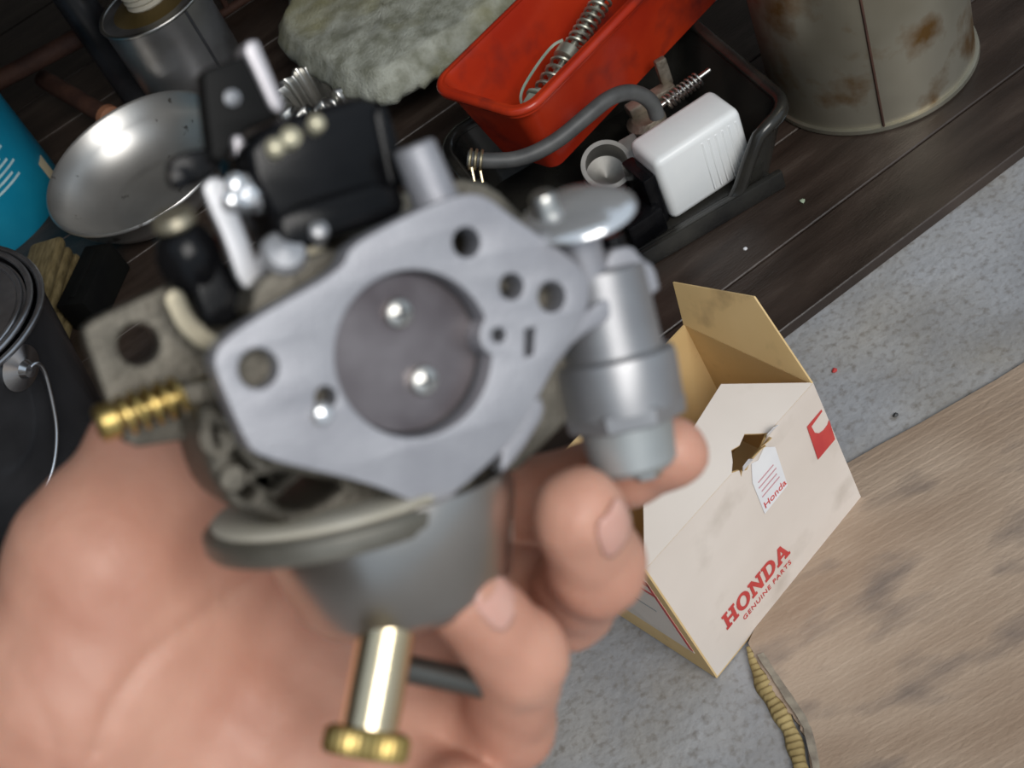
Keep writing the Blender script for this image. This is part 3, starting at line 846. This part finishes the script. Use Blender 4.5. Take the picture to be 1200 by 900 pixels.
# ring bead around the notch boss
# --- throat
dark_throat = mat('throat', (.13, .11, .115), (.23, .205, .21), 60, .38, .75)
V, Fc = [], []
nT = 72
zs = [-FT+.0005, -.040]
for (rr, z) in ((RTH, zs[0]), (RTH-.0005, zs[1]), (RTH+.0045, zs[1]), (RTH+.0045, zs[0])):
    for i in range(nT):
        a = 2*math.pi*i/nT; V.append((rr*math.cos(a), rr*math.sin(a), z))
for j in range(4):
    k = (j+1) % 4
    for i in range(nT): Fc.append((j*nT+i, j*nT+(i+1) % nT, k*nT+(i+1) % nT, k*nT+i))
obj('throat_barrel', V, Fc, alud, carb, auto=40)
bt = Matrix.Translation((0, 0, -.0050)) @ Matrix.Rotation(math.radians(5), 4, Vector((.35, 1, 0)).normalized())
lathe('throttle_plate', [(0.0, -.0012), (RTH-.0006, -.0012), (RTH-.0006, 0), (0, 0)], dark_throat, carb, bt, n=64)
sd = (c3(497, 446, -.008)-c3(467, 367, -.008)).normalized()
cyl('throttle_shaft', sd*-.0150+Vector((0, 0, -.0150)), sd*.0150+Vector((0, 0, -.0150)), .0030, dark_throat, carb)
for (x, y) in ((467, 367), (497, 446)):
    p = c3(x, y, -.0042)
    s = lathe('plate_screw', [(.0030, -.0025), (.0030, 0), (.0026, .0010), (.0016, .0016), (0.0, .0017)], steel, carb, frame(Zv, p), n=20)
    rbox('screw_slot', (p.x, p.y, p.z+.0016), (.0034, .0007, .0005), rubber, s, bev=0)
    rbox('screw_slot', (p.x, p.y, p.z+.0016), (.0007, .0034, .0005), rubber, s, bev=0)

# --- casting behind the flange
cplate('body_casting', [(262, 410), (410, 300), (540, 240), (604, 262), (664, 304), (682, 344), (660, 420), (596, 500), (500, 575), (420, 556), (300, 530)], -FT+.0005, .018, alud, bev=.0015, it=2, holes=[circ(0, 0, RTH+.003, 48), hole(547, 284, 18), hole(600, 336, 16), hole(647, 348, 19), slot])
# the holes run on through the casting; only the stud bore is blind
c = c2(303, 432, 0)
lathe('stud_bore', [(.00001, 0), (.0037, 0), (.0037, .0006), (.00001, .0006)], alud, carb, frame(Zv, (c[0], c[1], -FT+.0012)), n=20)
# lower casting with pockets, left of the throat
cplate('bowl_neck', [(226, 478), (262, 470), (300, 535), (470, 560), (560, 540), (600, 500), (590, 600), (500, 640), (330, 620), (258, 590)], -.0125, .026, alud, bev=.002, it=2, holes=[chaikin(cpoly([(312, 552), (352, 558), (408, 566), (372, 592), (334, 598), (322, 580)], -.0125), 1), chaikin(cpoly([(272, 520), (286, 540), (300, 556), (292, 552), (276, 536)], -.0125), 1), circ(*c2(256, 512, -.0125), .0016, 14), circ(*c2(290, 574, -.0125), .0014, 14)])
for (x, y, z, r_) in ((272, 560, -.012, .0030),):
    p = c3(x, y, z); lathe('casting_boss', [(r_, -.004), (r_, 0), (r_*.8, .001), (0, .0011)], alud, carb, frame(Zv, p), n=16)

# --- float bowl below (axis = local -Y)
BC = c3(474, 690, -.024); BC.y = 0
def ylathe(name, prof, M, ctr, n=56, parent=carb, auto=35, wave=None):
    mm = frame(Yv, ctr, ref=(1, 0, 0)); return lathe(name, prof, M, parent, mm, n, auto, wave)
YT = -.0285
ylathe('bowl_rim', [(.0250, YT-.0055), (.0290, YT-.0050), (.0300, YT-.0035), (.0300, YT-.0008), (.0292, YT), (.022, YT)], mat('rim_alloy', (.15, .14, .115), (.26, .245, .21), 50, .45, .6), BC+Vector((-.0075, 0, -.002)))
ylathe('bowl_gasket', [(.0275, YT), (.0278, YT+.0004), (.0278, YT+.0012), (.0272, YT+.0016), (.02, YT+.0016)], mat('gasket_tan', (.38, .35, .28), (.5, .47, .40), 60, .7), BC+Vector((-.0075, 0, -.002)))
ylathe('float_bowl', [(.0010, -.0560), (.0150, -.0560), (.0195, -.0545), (.0228, -.0510), (.0262, YT-.010), (.0275, YT-.004), (.0270, YT)], alum, BC)
# brass drain screw, set at its own slant under the bowl
b0 = c3(455, 728, -.010); b1 = c3(431, 862, -.006); b2 = c3(428, 884, -.006)
ad = (b1-b0).normalized()
cyl('drain_screw', b0-ad*.003, b1, .0058, brass, carb, n=40, bev=.0004)
kn = frame(ad, b1)
def knurl(r, h, a): return r*(1+.022*math.cos(34*a)) if r > .0075 else r
lathe('knurled_head', [(.0070, -.0014), (.0080, -.0008), (.0084, .0002), (.0084, .0032), (.0078, .0042), (.0, .0044)], brassd, carb, kn, n=136, wave=knurl)
# drain pipe that runs under the ring finger
cyl('drain_pipe', c3(470, 782, -.022), c3(590, 808, -.022), .0030, mat('pipe_dark', (.12, .12, .11), (.2, .2, .19), 30, .35, .8), carb)

# --- fuel valve on the flank (axis = local -Y)
VC = c3(714, 400, -.012)
def vy(px, py): return c3(px, py, -.012).y
y_t, y_a, y_b, y_c, y_d, y_e = vy(722, 312), vy(724, 398), vy(726, 412), vy(732, 478), vy(733, 492), vy(742, 552)
V0 = Vector((VC.x, 0, VC.z))
def vp(r, y): return (r, y)
valve_al = mat('valve_aluminium', (.26, .26, .27), (.34, .34, .35), 50, .4, .7)
ylathe('valve_body', [(.0080, y_d), (.0118, y_d+.0004), (.0122, y_c), (.0134, y_c+.0004), (.0136, y_b-.0020), (.0132, y_b-.0004), (.0112, y_b+.0004), (.0110, y_a+.001), (.0104, y_t), (.0080, y_t+.0006)], valve_al, V0)
ylathe('valve_collar', [(.0122, y_d-.0004), (.0136, y_d+.0002), (.0140, y_c+.0010), (.0134, y_c+.0016)], valve_al, V0, n=8, auto=20)
ylathe('valve_cup', [(.0030, y_e), (.0082, y_e+.0004), (.0094, y_e+.0018), (.0103, y_d), (.0080, y_d+.001)], mat('cup_grey', (.33, .35, .35), (.42, .44, .44), 40, .45, .5), V0)
ylathe('cup_bolt', [(.0030, y_e-.0022), (.0034, y_e-.0016), (.0034, y_e+.0006)], steel, V0+Vector((.0022, 0, .001)), n=6)
cplate('valve_cap', [(706, 322), (716, 292), (742, 288), (752, 302), (768, 312), (776, 344), (700, 372)], -.006, .014, alu, bev=.0008)
# chrome lever disc over the valve, on its post
dc = c3(678, 252, -.004)
da = (Yv*.90+Zv*.32-Xv*.20).normalized()
dm = frame(da, dc)
lathe('lever_disc', [(0, -.0022), (.0060, -.0022), (.0108, -.0010), (.0121, .0), (.0119, .0008), (.0098, .0022), (.0055, .0034), (0, .0038)], chrome, carb, dm, n=56, auto=60)
hc = c3(638, 238, -.004)
lathe('disc_rivet', [(.0028, -.003), (.0028, .0012), (.0022, .0022), (0, .0025)], steel, carb, frame(da, hc), n=20)
cyl('lever_post', c3(672, 262, -.006), c3(690, 335, -.008), .0046, alu, carb)
cyl('spindle', c3(716, 276, -.010), c3(722, 300, -.010), .0024, blackplas, carb)
# web between flange and valve
cplate('valve_web', [(640, 412), (664, 382), (712, 346), (726, 356), (718, 374), (676, 398), (652, 430)], -.002, .007, alu, bev=.0008)
cplate('lower_rib', [(588, 520), (606, 488), (634, 462), (640, 484), (612, 530), (586, 560)], -.004, .006, alu, bev=.0008)
cplate('right_casting', [(640, 400), (700, 370), (715, 450), (660, 500), (600, 560), (580, 540)], -.0125, .010, alud, bev=.001)

# --- vent tube on top of the flange
cyl('vent_tube', c3(514, 244, -.0075), c3(484, 170, -.0075), .0047, alu, carb, r2=.0043)

# --- air side flange, its lug shows beyond the body
lug = [(96, 388), (110, 374), (204, 331), (226, 340), (250, 420), (246, 505), (226, 514), (150, 526), (128, 476)]
hc_ = c2(163, 404, -.030)
plate('air_flange_lug', chaikin(cpoly(lug, -.030), 1, .15), [circ(hc_[0], hc_[1], .0041, 24)], -.036, -.030, alud, carb, bev=.0006)
cplate('air_flange', [(228, 420), (270, 330), (420, 240), (560, 200), (640, 280), (620, 420), (520, 520), (380, 560), (240, 500)], -.034, .006, alud, bev=.0008, it=2, holes=[circ(0, 0, RTH, 48)])
lathe('air_barrel', [(.0235, -.037), (.0235, -.010)], alud, carb, None, n=48, caps=False)
# idle screw with its spring
i0 = c3(132, 492, -.0245); i1 = c3(214, 463, -.0245)
ia = (i1-i0).normalized()
cyl('idle_screw', i0, i1+ia*.006, .0020, brassd, carb)
lathe('idle_head', [(.0030, -.003), (.0036, -.0022), (.0036, .0006), (.0030, .0012)], brassd, carb, frame(ia, i0), n=18)
tube('idle_spring', helix(i0+ia*.002, i1, .0034, 4.5), .0008, brassd, carb, 7)
cplate('idle_lug', [(208, 452), (262, 440), (262, 480), (226, 500), (212, 480)], -.022, .008, alud, bev=.0008)

# --- linkage and choke gear above the body
link_al = mat('link_steel', (.36, .36, .37), (.46, .46, .48), 40, .42, .7)
gold = mat('zinc_yellow', (.22, .195, .14), (.33, .30, .225), 40, .42, .7)
cplate('link_arm', [(190, 350), (202, 336), (216, 342), (226, 368), (252, 392), (280, 398), (276, 414), (236, 412), (208, 388)], -.0215, .0025, gold)
cplate('control_lever', [(236, 218), (248, 206), (264, 210), (280, 250), (300, 300), (312, 332), (300, 344), (280, 334), (262, 280), (246, 246)], -.0165, .0022, link_al)
for (x, y, r_, z) in ((290, 222, .0034, -.0150), (276, 214, .0022, -.015), (306, 228, .0022, -.0155), (272, 232, .0022, -.015)):
    lathe('pivot_screw', [(r_, -.004), (r_, 0), (r_*.7, .0010), (0, .0014)], chrome, carb, frame(Zv+Yv*.4, c3(x, y, z)), n=20)
for (x, y, r_, z) in ((333, 296, .0046, -.0115), (373, 271, .0022, -.0110)):
    lathe('stop_button', [(r_, -.006), (r_, 0), (r_*.8, .0012), (0, .0018)], link_al, carb, frame(Zv+Yv*.5, c3(x, y, z)), n=26)
cplate('stop_post', [(336, 250), (346, 238), (358, 254), (388, 300), (378, 314), (362, 306)], -.0125, .0035, gold)
cplate('link_base', [(300, 330), (340, 306), (400, 288), (420, 300), (410, 318), (320, 362), (290, 372)], -.0105, .012, alud, bev=.001)
# black governor knob and boot
kb = c3(218, 292, -.026)
km = frame((Yv*.9+Xv*-.2+Zv*.3), kb)
lathe('black_knob', [(.0052, -.009), (.0062, -.006), (.0064, .0), (.0056, .0016), (.0050, .0030), (.0030, .0050), (0, .0056)], blackplas, carb, km, n=32)
lathe('knob_cap', [(.0042, .0052), (.0046, .0060), (.0040, .0078), (.0, .0086)], gold, carb, km, n=24)
cplate('black_boot', [(222, 300), (250, 290), (290, 330), (304, 352), (270, 384), (240, 382), (224, 340)], -.0220, .010, blackplas, bev=.0018, it=2)
cplate('black_arm', [(196, 192), (214, 178), (250, 172), (262, 196), (240, 214), (206, 222)], -.0255, .004, blackplas, bev=.0008)
lathe('arm_pin', [(.0022, -.003), (.0022, .0014), (0, .002)], blackplas, carb, frame(Zv, c3(212, 208, -.024)), n=14)
# black stepper housing
cplate('housing', [(288, 172), (308, 150), (360, 128), (424, 112), (446, 120), (456, 150), (468, 214), (462, 232), (330, 272), (312, 240), (296, 214)], -.0125, .024, blackplas, bev=.0022, it=1, q=.16)
cplate('housing_base', [(322, 246), (462, 206), (478, 236), (470, 256), (400, 276), (346, 298), (330, 284)], -.0105, .022, blackplas, bev=.0016, it=1)
cplate('housing_end', [(436, 128), (452, 120), (464, 150), (478, 212), (470, 222), (456, 222), (446, 176)], -.0118, .020, blackplas, bev=.0010)
for (x, y, r_) in ((322, 174, .0019), (340, 162, .0021), (370, 146, .0018)):  # three small cream domes on the housing front
    lathe('cream_dome', [(r_, -.002), (r_, .0010), (r_*.6, .0018), (0, .0020)], mat('dome_cream', (.50, .46, .33), None, 10, .3, .5), carb, frame(Zv+Yv*.3, c3(x, y, -.0115)), n=18)
# upright connector plate
cplate('connector_plate', [(236, 82), (288, 64), (300, 86), (330, 132), (318, 142), (290, 152), (262, 192), (248, 186), (242, 140)], -.0225, .006, mat('dull_black', (.005, .005, .005), (.010, .010, .010), 30, .45, spec=.08), bev=.0007, q=.1)
cplate('connector_edge', [(286, 60), (290, 48), (302, 46), (312, 70), (334, 122), (330, 134), (318, 128), (298, 84)], -.0215, .008, mat('edge_grey', (.40, .38, .40), (.5, .48, .5), 30, .4, .5), bev=.0006, q=.15)
lathe('plate_rivet', [(.0016, -.001), (.0016, .0004), (0, .0012)], link_al, carb, frame(Zv, c3(272, 115, -.0224)), n=14)
cplate('clip', [(272, 160), (284, 158), (288, 180), (278, 188)], -.0205, .004, mat('edge_grey', ()), bev=.0004)

# ------------------------------------------------------------------ hand
def surface_nets(f, org, h):
    nx, ny, nz = f.shape
    s = f < 0
    cs = [s[a:nx-1+a, b:ny-1+b, c:nz-1+c] for a in (0, 1) for b in (0, 1) for c in (0, 1)]
    cnt = sum(c.astype(np.int8) for c in cs)
    act = (cnt > 0) & (cnt < 8)
    idx = -np.ones(act.shape, dtype=np.int64); ii = np.argwhere(act); idx[act] = np.arange(len(ii))
    acc = np.zeros((len(ii), 3)); num = np.zeros(len(ii))
    cor = [(a, b, c) for a in (0, 1) for b in (0, 1) for c in (0, 1)]
    val = {c: f[ii[:, 0]+c[0], ii[:, 1]+c[1], ii[:, 2]+c[2]] for c in cor}
    for a in cor:
        for ax_ in range(3):
            if a[ax_]: continue
            b = list(a); b[ax_] = 1; b = tuple(b)
            fa, fb_ = val[a], val[b]; mk = (fa < 0) != (fb_ < 0)
            t = np.where(mk, fa/np.where(mk, fa-fb_, 1), 0)
            p = np.tile(np.array(a, float), (len(ii), 1)); p[:, ax_] = t
            acc[mk] += p[mk]; num[mk] += 1
    V = org+h*(ii+acc/num[:, None])
    Q = []
    for ax_ in range(3):
        o1, o2 = [d for d in range(3) if d != ax_]
        sl0 = [slice(1, -1)]*3; sl1 = [slice(1, -1)]*3
        sl0[ax_] = slice(0, -1); sl1[ax_] = slice(1, None)
        d = s[tuple(sl0)] != s[tuple(sl1)]
        e = np.argwhere(d); off = np.ones(3, int); off[ax_] = 0; e = e+off
        e = e[(e < np.array(act.shape)).all(1)]
        def g(da, db):
            q = e.copy(); q[:, o1] -= da; q[:, o2] -= db; return idx[q[:, 0], q[:, 1], q[:, 2]]
        Q.append(np.stack([g(0, 0), g(1, 0), g(1, 1), g(0, 1)], 1))
    Q = np.concatenate(Q); Q = Q[(Q >= 0).all(1)]
    return V, Q

def hand_pt(x, y, d):                       # camera-aligned metres, origin at 0.30 m on the axis
    v = K(x, y, d)-K(600, 450, .30)
    return np.array((v.dot(RT), v.dot(UP), v.dot(-FW)))
# (group, x, y, depth, radius mm) chains; groups blend broadly into the palm, fingers stay apart
HAND = {
    'thenar': [(20, 1040, .335, 30), (95, 800, .318, 25), (125, 660, .314, 21), (190, 520, .326, 14.5), (262, 440, .338, 10.5), (300, 400, .342, 8)],
    'thenar2': [(90, 1000, .340, 30), (190, 760, .330, 25), (245, 630, .334, 20), (290, 520, .345, 13)],
    'palm1': [(150, 1040, .342, 27), (300, 880, .336, 24), (380, 740, .346, 19), (470, 570, .356, 12)],
    'palm2': [(220, 1060, .342, 27), (360, 900, .332, 21), (460, 760, .344, 16), (530, 680, .352, 12)],
    'palm3': [(300, 1080, .340, 25), (410, 930, .327, 18), (480, 830, .338, 13)],
    'palm4': [(380, 1100, .336, 23), (450, 960, .322, 15), (500, 900, .326, 11)],
    'index': [(470, 570, .356, 11), (620, 588, .345, 10.6), (735, 548, .330, 9.2), (788, 530, .322, 8.6)],
    'middle': [(530, 672, .352, 12), (664, 706, .330, 11), (699, 665, .304, 10.6), (679, 602, .288, 10.0)],
    'ring': [(480, 830, .338, 11), (595, 850, .318, 10.5), (608, 768, .294, 10.2), (543, 697, .279, 8.8)],
    'little': [(490, 900, .326, 10), (540, 940, .306, 9.0), (560, 1010, .295, 8)],
}
def build_hand():
    h = .0013
    lo = np.array([-.175, -.215, -.095]); hi = np.array([.066, .025, .045])
    n = np.ceil((hi-lo)/h).astype(int)+1
    ax_ = [lo[i]+h*np.arange(n[i]) for i in range(3)]
    X, Y, Z = np.meshgrid(*ax_, indexing='ij', copy=False)
    X = X.astype(np.float32); Y = Y.astype(np.float32); Z = Z.astype(np.float32)
    def rcone(a, b, ra, rb_):
        ba = b-a; L2 = float(ba@ba)
        t = ((X-a[0])*ba[0]+(Y-a[1])*ba[1]+(Z-a[2])*ba[2])/L2
        t = np.clip(t, 0, 1); 
        d = np.sqrt((X-a[0]-t*ba[0])**2+(Y-a[1]-t*ba[1])**2+(Z-a[2]-t*ba[2])**2)
        return d-(ra+(rb_-ra)*t)
    def smin(a, b, k):
        hh = np.clip(.5+.5*(b-a)/k, 0, 1); return b+(a-b)*hh-k*hh*(1-hh)
    def chain(pts, k=.004):
        f = None
        P = [(hand_pt(x, y, d), r*.001) for x, y, d, r in pts]
        for (a, ra), (b, rb_) in zip(P, P[1:]):
            g = rcone(a, b, ra, rb_); f = g if f is None else smin(f, g, k)
        return f
    palm = None
    for g in ('palm1', 'palm2', 'palm3', 'palm4'):
        f = chain(HAND[g]); palm = f if palm is None else smin(palm, f, .012)
    palm = smin(palm, chain([(170, 1060, .345, 27), (40, 1500, .355, 29)]), .014)
    f = smin(palm, smin(chain(HAND['thenar'], .008), chain(HAND['thenar2'], .008), .014), .016)
    fing = None
    for g in ('index', 'middle', 'ring', 'little'):
        c = chain(HAND[g], .0035); fing = c if fing is None else smin(fing, c, .0012)
    f = smin(f, fing, .005)
    # creases: across the palm at the ball of the thumb, and at the wrist
    dd = .30-Z; PX = 600+1600*X/dd; PY = 450-1600*Y/dd
    for line, w_, dp in (([(352, 628), (300, 676), (235, 722), (170, 772), (130, 826), (112, 880)], 7, .0013), ([(8, 760), (40, 812), (62, 860), (70, 920)], 5, .0006)):
        best = None
        for (x0, y0), (x1, y1) in zip(line, line[1:]):
            t = np.clip(((PX-x0)*(x1-x0)+(PY-y0)*(y1-y0))/((x1-x0)**2+(y1-y0)**2), 0, 1)
            q = (PX-x0-t*(x1-x0))**2+(PY-y0-t*(y1-y0))**2
            best = q if best is None else np.minimum(best, q)
        f = f+dp*np.exp(-best/(w_*w_))*(Z > -.045)
    # faint unevenness of skin
    f = f+.00025*np.sin(X*420+Y*130)*np.sin(Y*390+Z*160)
    for k in (0, -1): f[k], f[:, k], f[:, :, k] = .002, .002, .002
    V, Q = surface_nets(f, lo, h)
    base = K(600, 450, .30)
    root_m = cam3.to_4x4(); root_m.translation = base
    root = obj('person', V, Q, skin, None, smooth=True)
    root.matrix_world = root_m
    tag(root, 'bare left hand, palm up, fingers curled around the grey carburetor', 'person')
    sm = root.modifiers.new('smooth', 'SMOOTH'); sm.iterations = 4; sm.factor = .5
    # nails
    def nail(tipc, dipc, nx, ny, nz, r, wdt, ln, slide=.0):
        a = hand_pt(*dipc); b = hand_pt(*tipc)
        t = Vector(b-a).normalized(); nn = Vector((nx, ny, nz)); nn = (nn-t*nn.dot(t)).normalized(); s = t.cross(nn)
        V = []; Fc = []; A, B = 9, 9
        c = Vector(b)+t*slide
        for j in range(B+1):
            v = j/B
            for i in range(A+1):
                u = i/A*2-1
                wv = wdt*(1-.35*max(0, v-.72)**2/.08-.25*max(0, .25-v)**2/.06)
                an = u*wv/r
                lift = r*1.0+.0006-.0016*(max(0, v-.3))**2*2
                V.append(c+t*((v-.55)*ln)+(nn*math.cos(an)+s*math.sin(an))*lift)
        for j in range(B):
            for i in range(A): Fc.append((j*(A+1)+i, j*(A+1)+i+1, (j+1)*(A+1)+i+1, (j+1)*(A+1)+i))
        o = obj('fingernail', V, Fc, nailm, root, smooth=True)
        so = o.modifiers.new('thickness', 'SOLIDIFY'); so.thickness = .0006; so.offset = -1
    hr_ = HAND['ring']; hm_ = HAND['middle']; hi_ = HAND['index']
    nail(hr_[3][:3], hr_[2][:3], .40, .42, .82, .0086, .0054, .0115, -.0005)
    nail(hm_[3][:3], hm_[2][:3], .42, .22, .88, .0100, .0054, .0115, .0015)
def skin_mat():
    M = mat('skin', (.48, .225, .155), (.60, .325, .235), 34, .52, bump=.12, bscale=420, sss=.25, contrast=(.3, .7))
    return M
skin = skin_mat()
nailm = mat('nail', (.60, .31, .25), (.68, .40, .33), 60, .25, sss=.1)
build_hand()
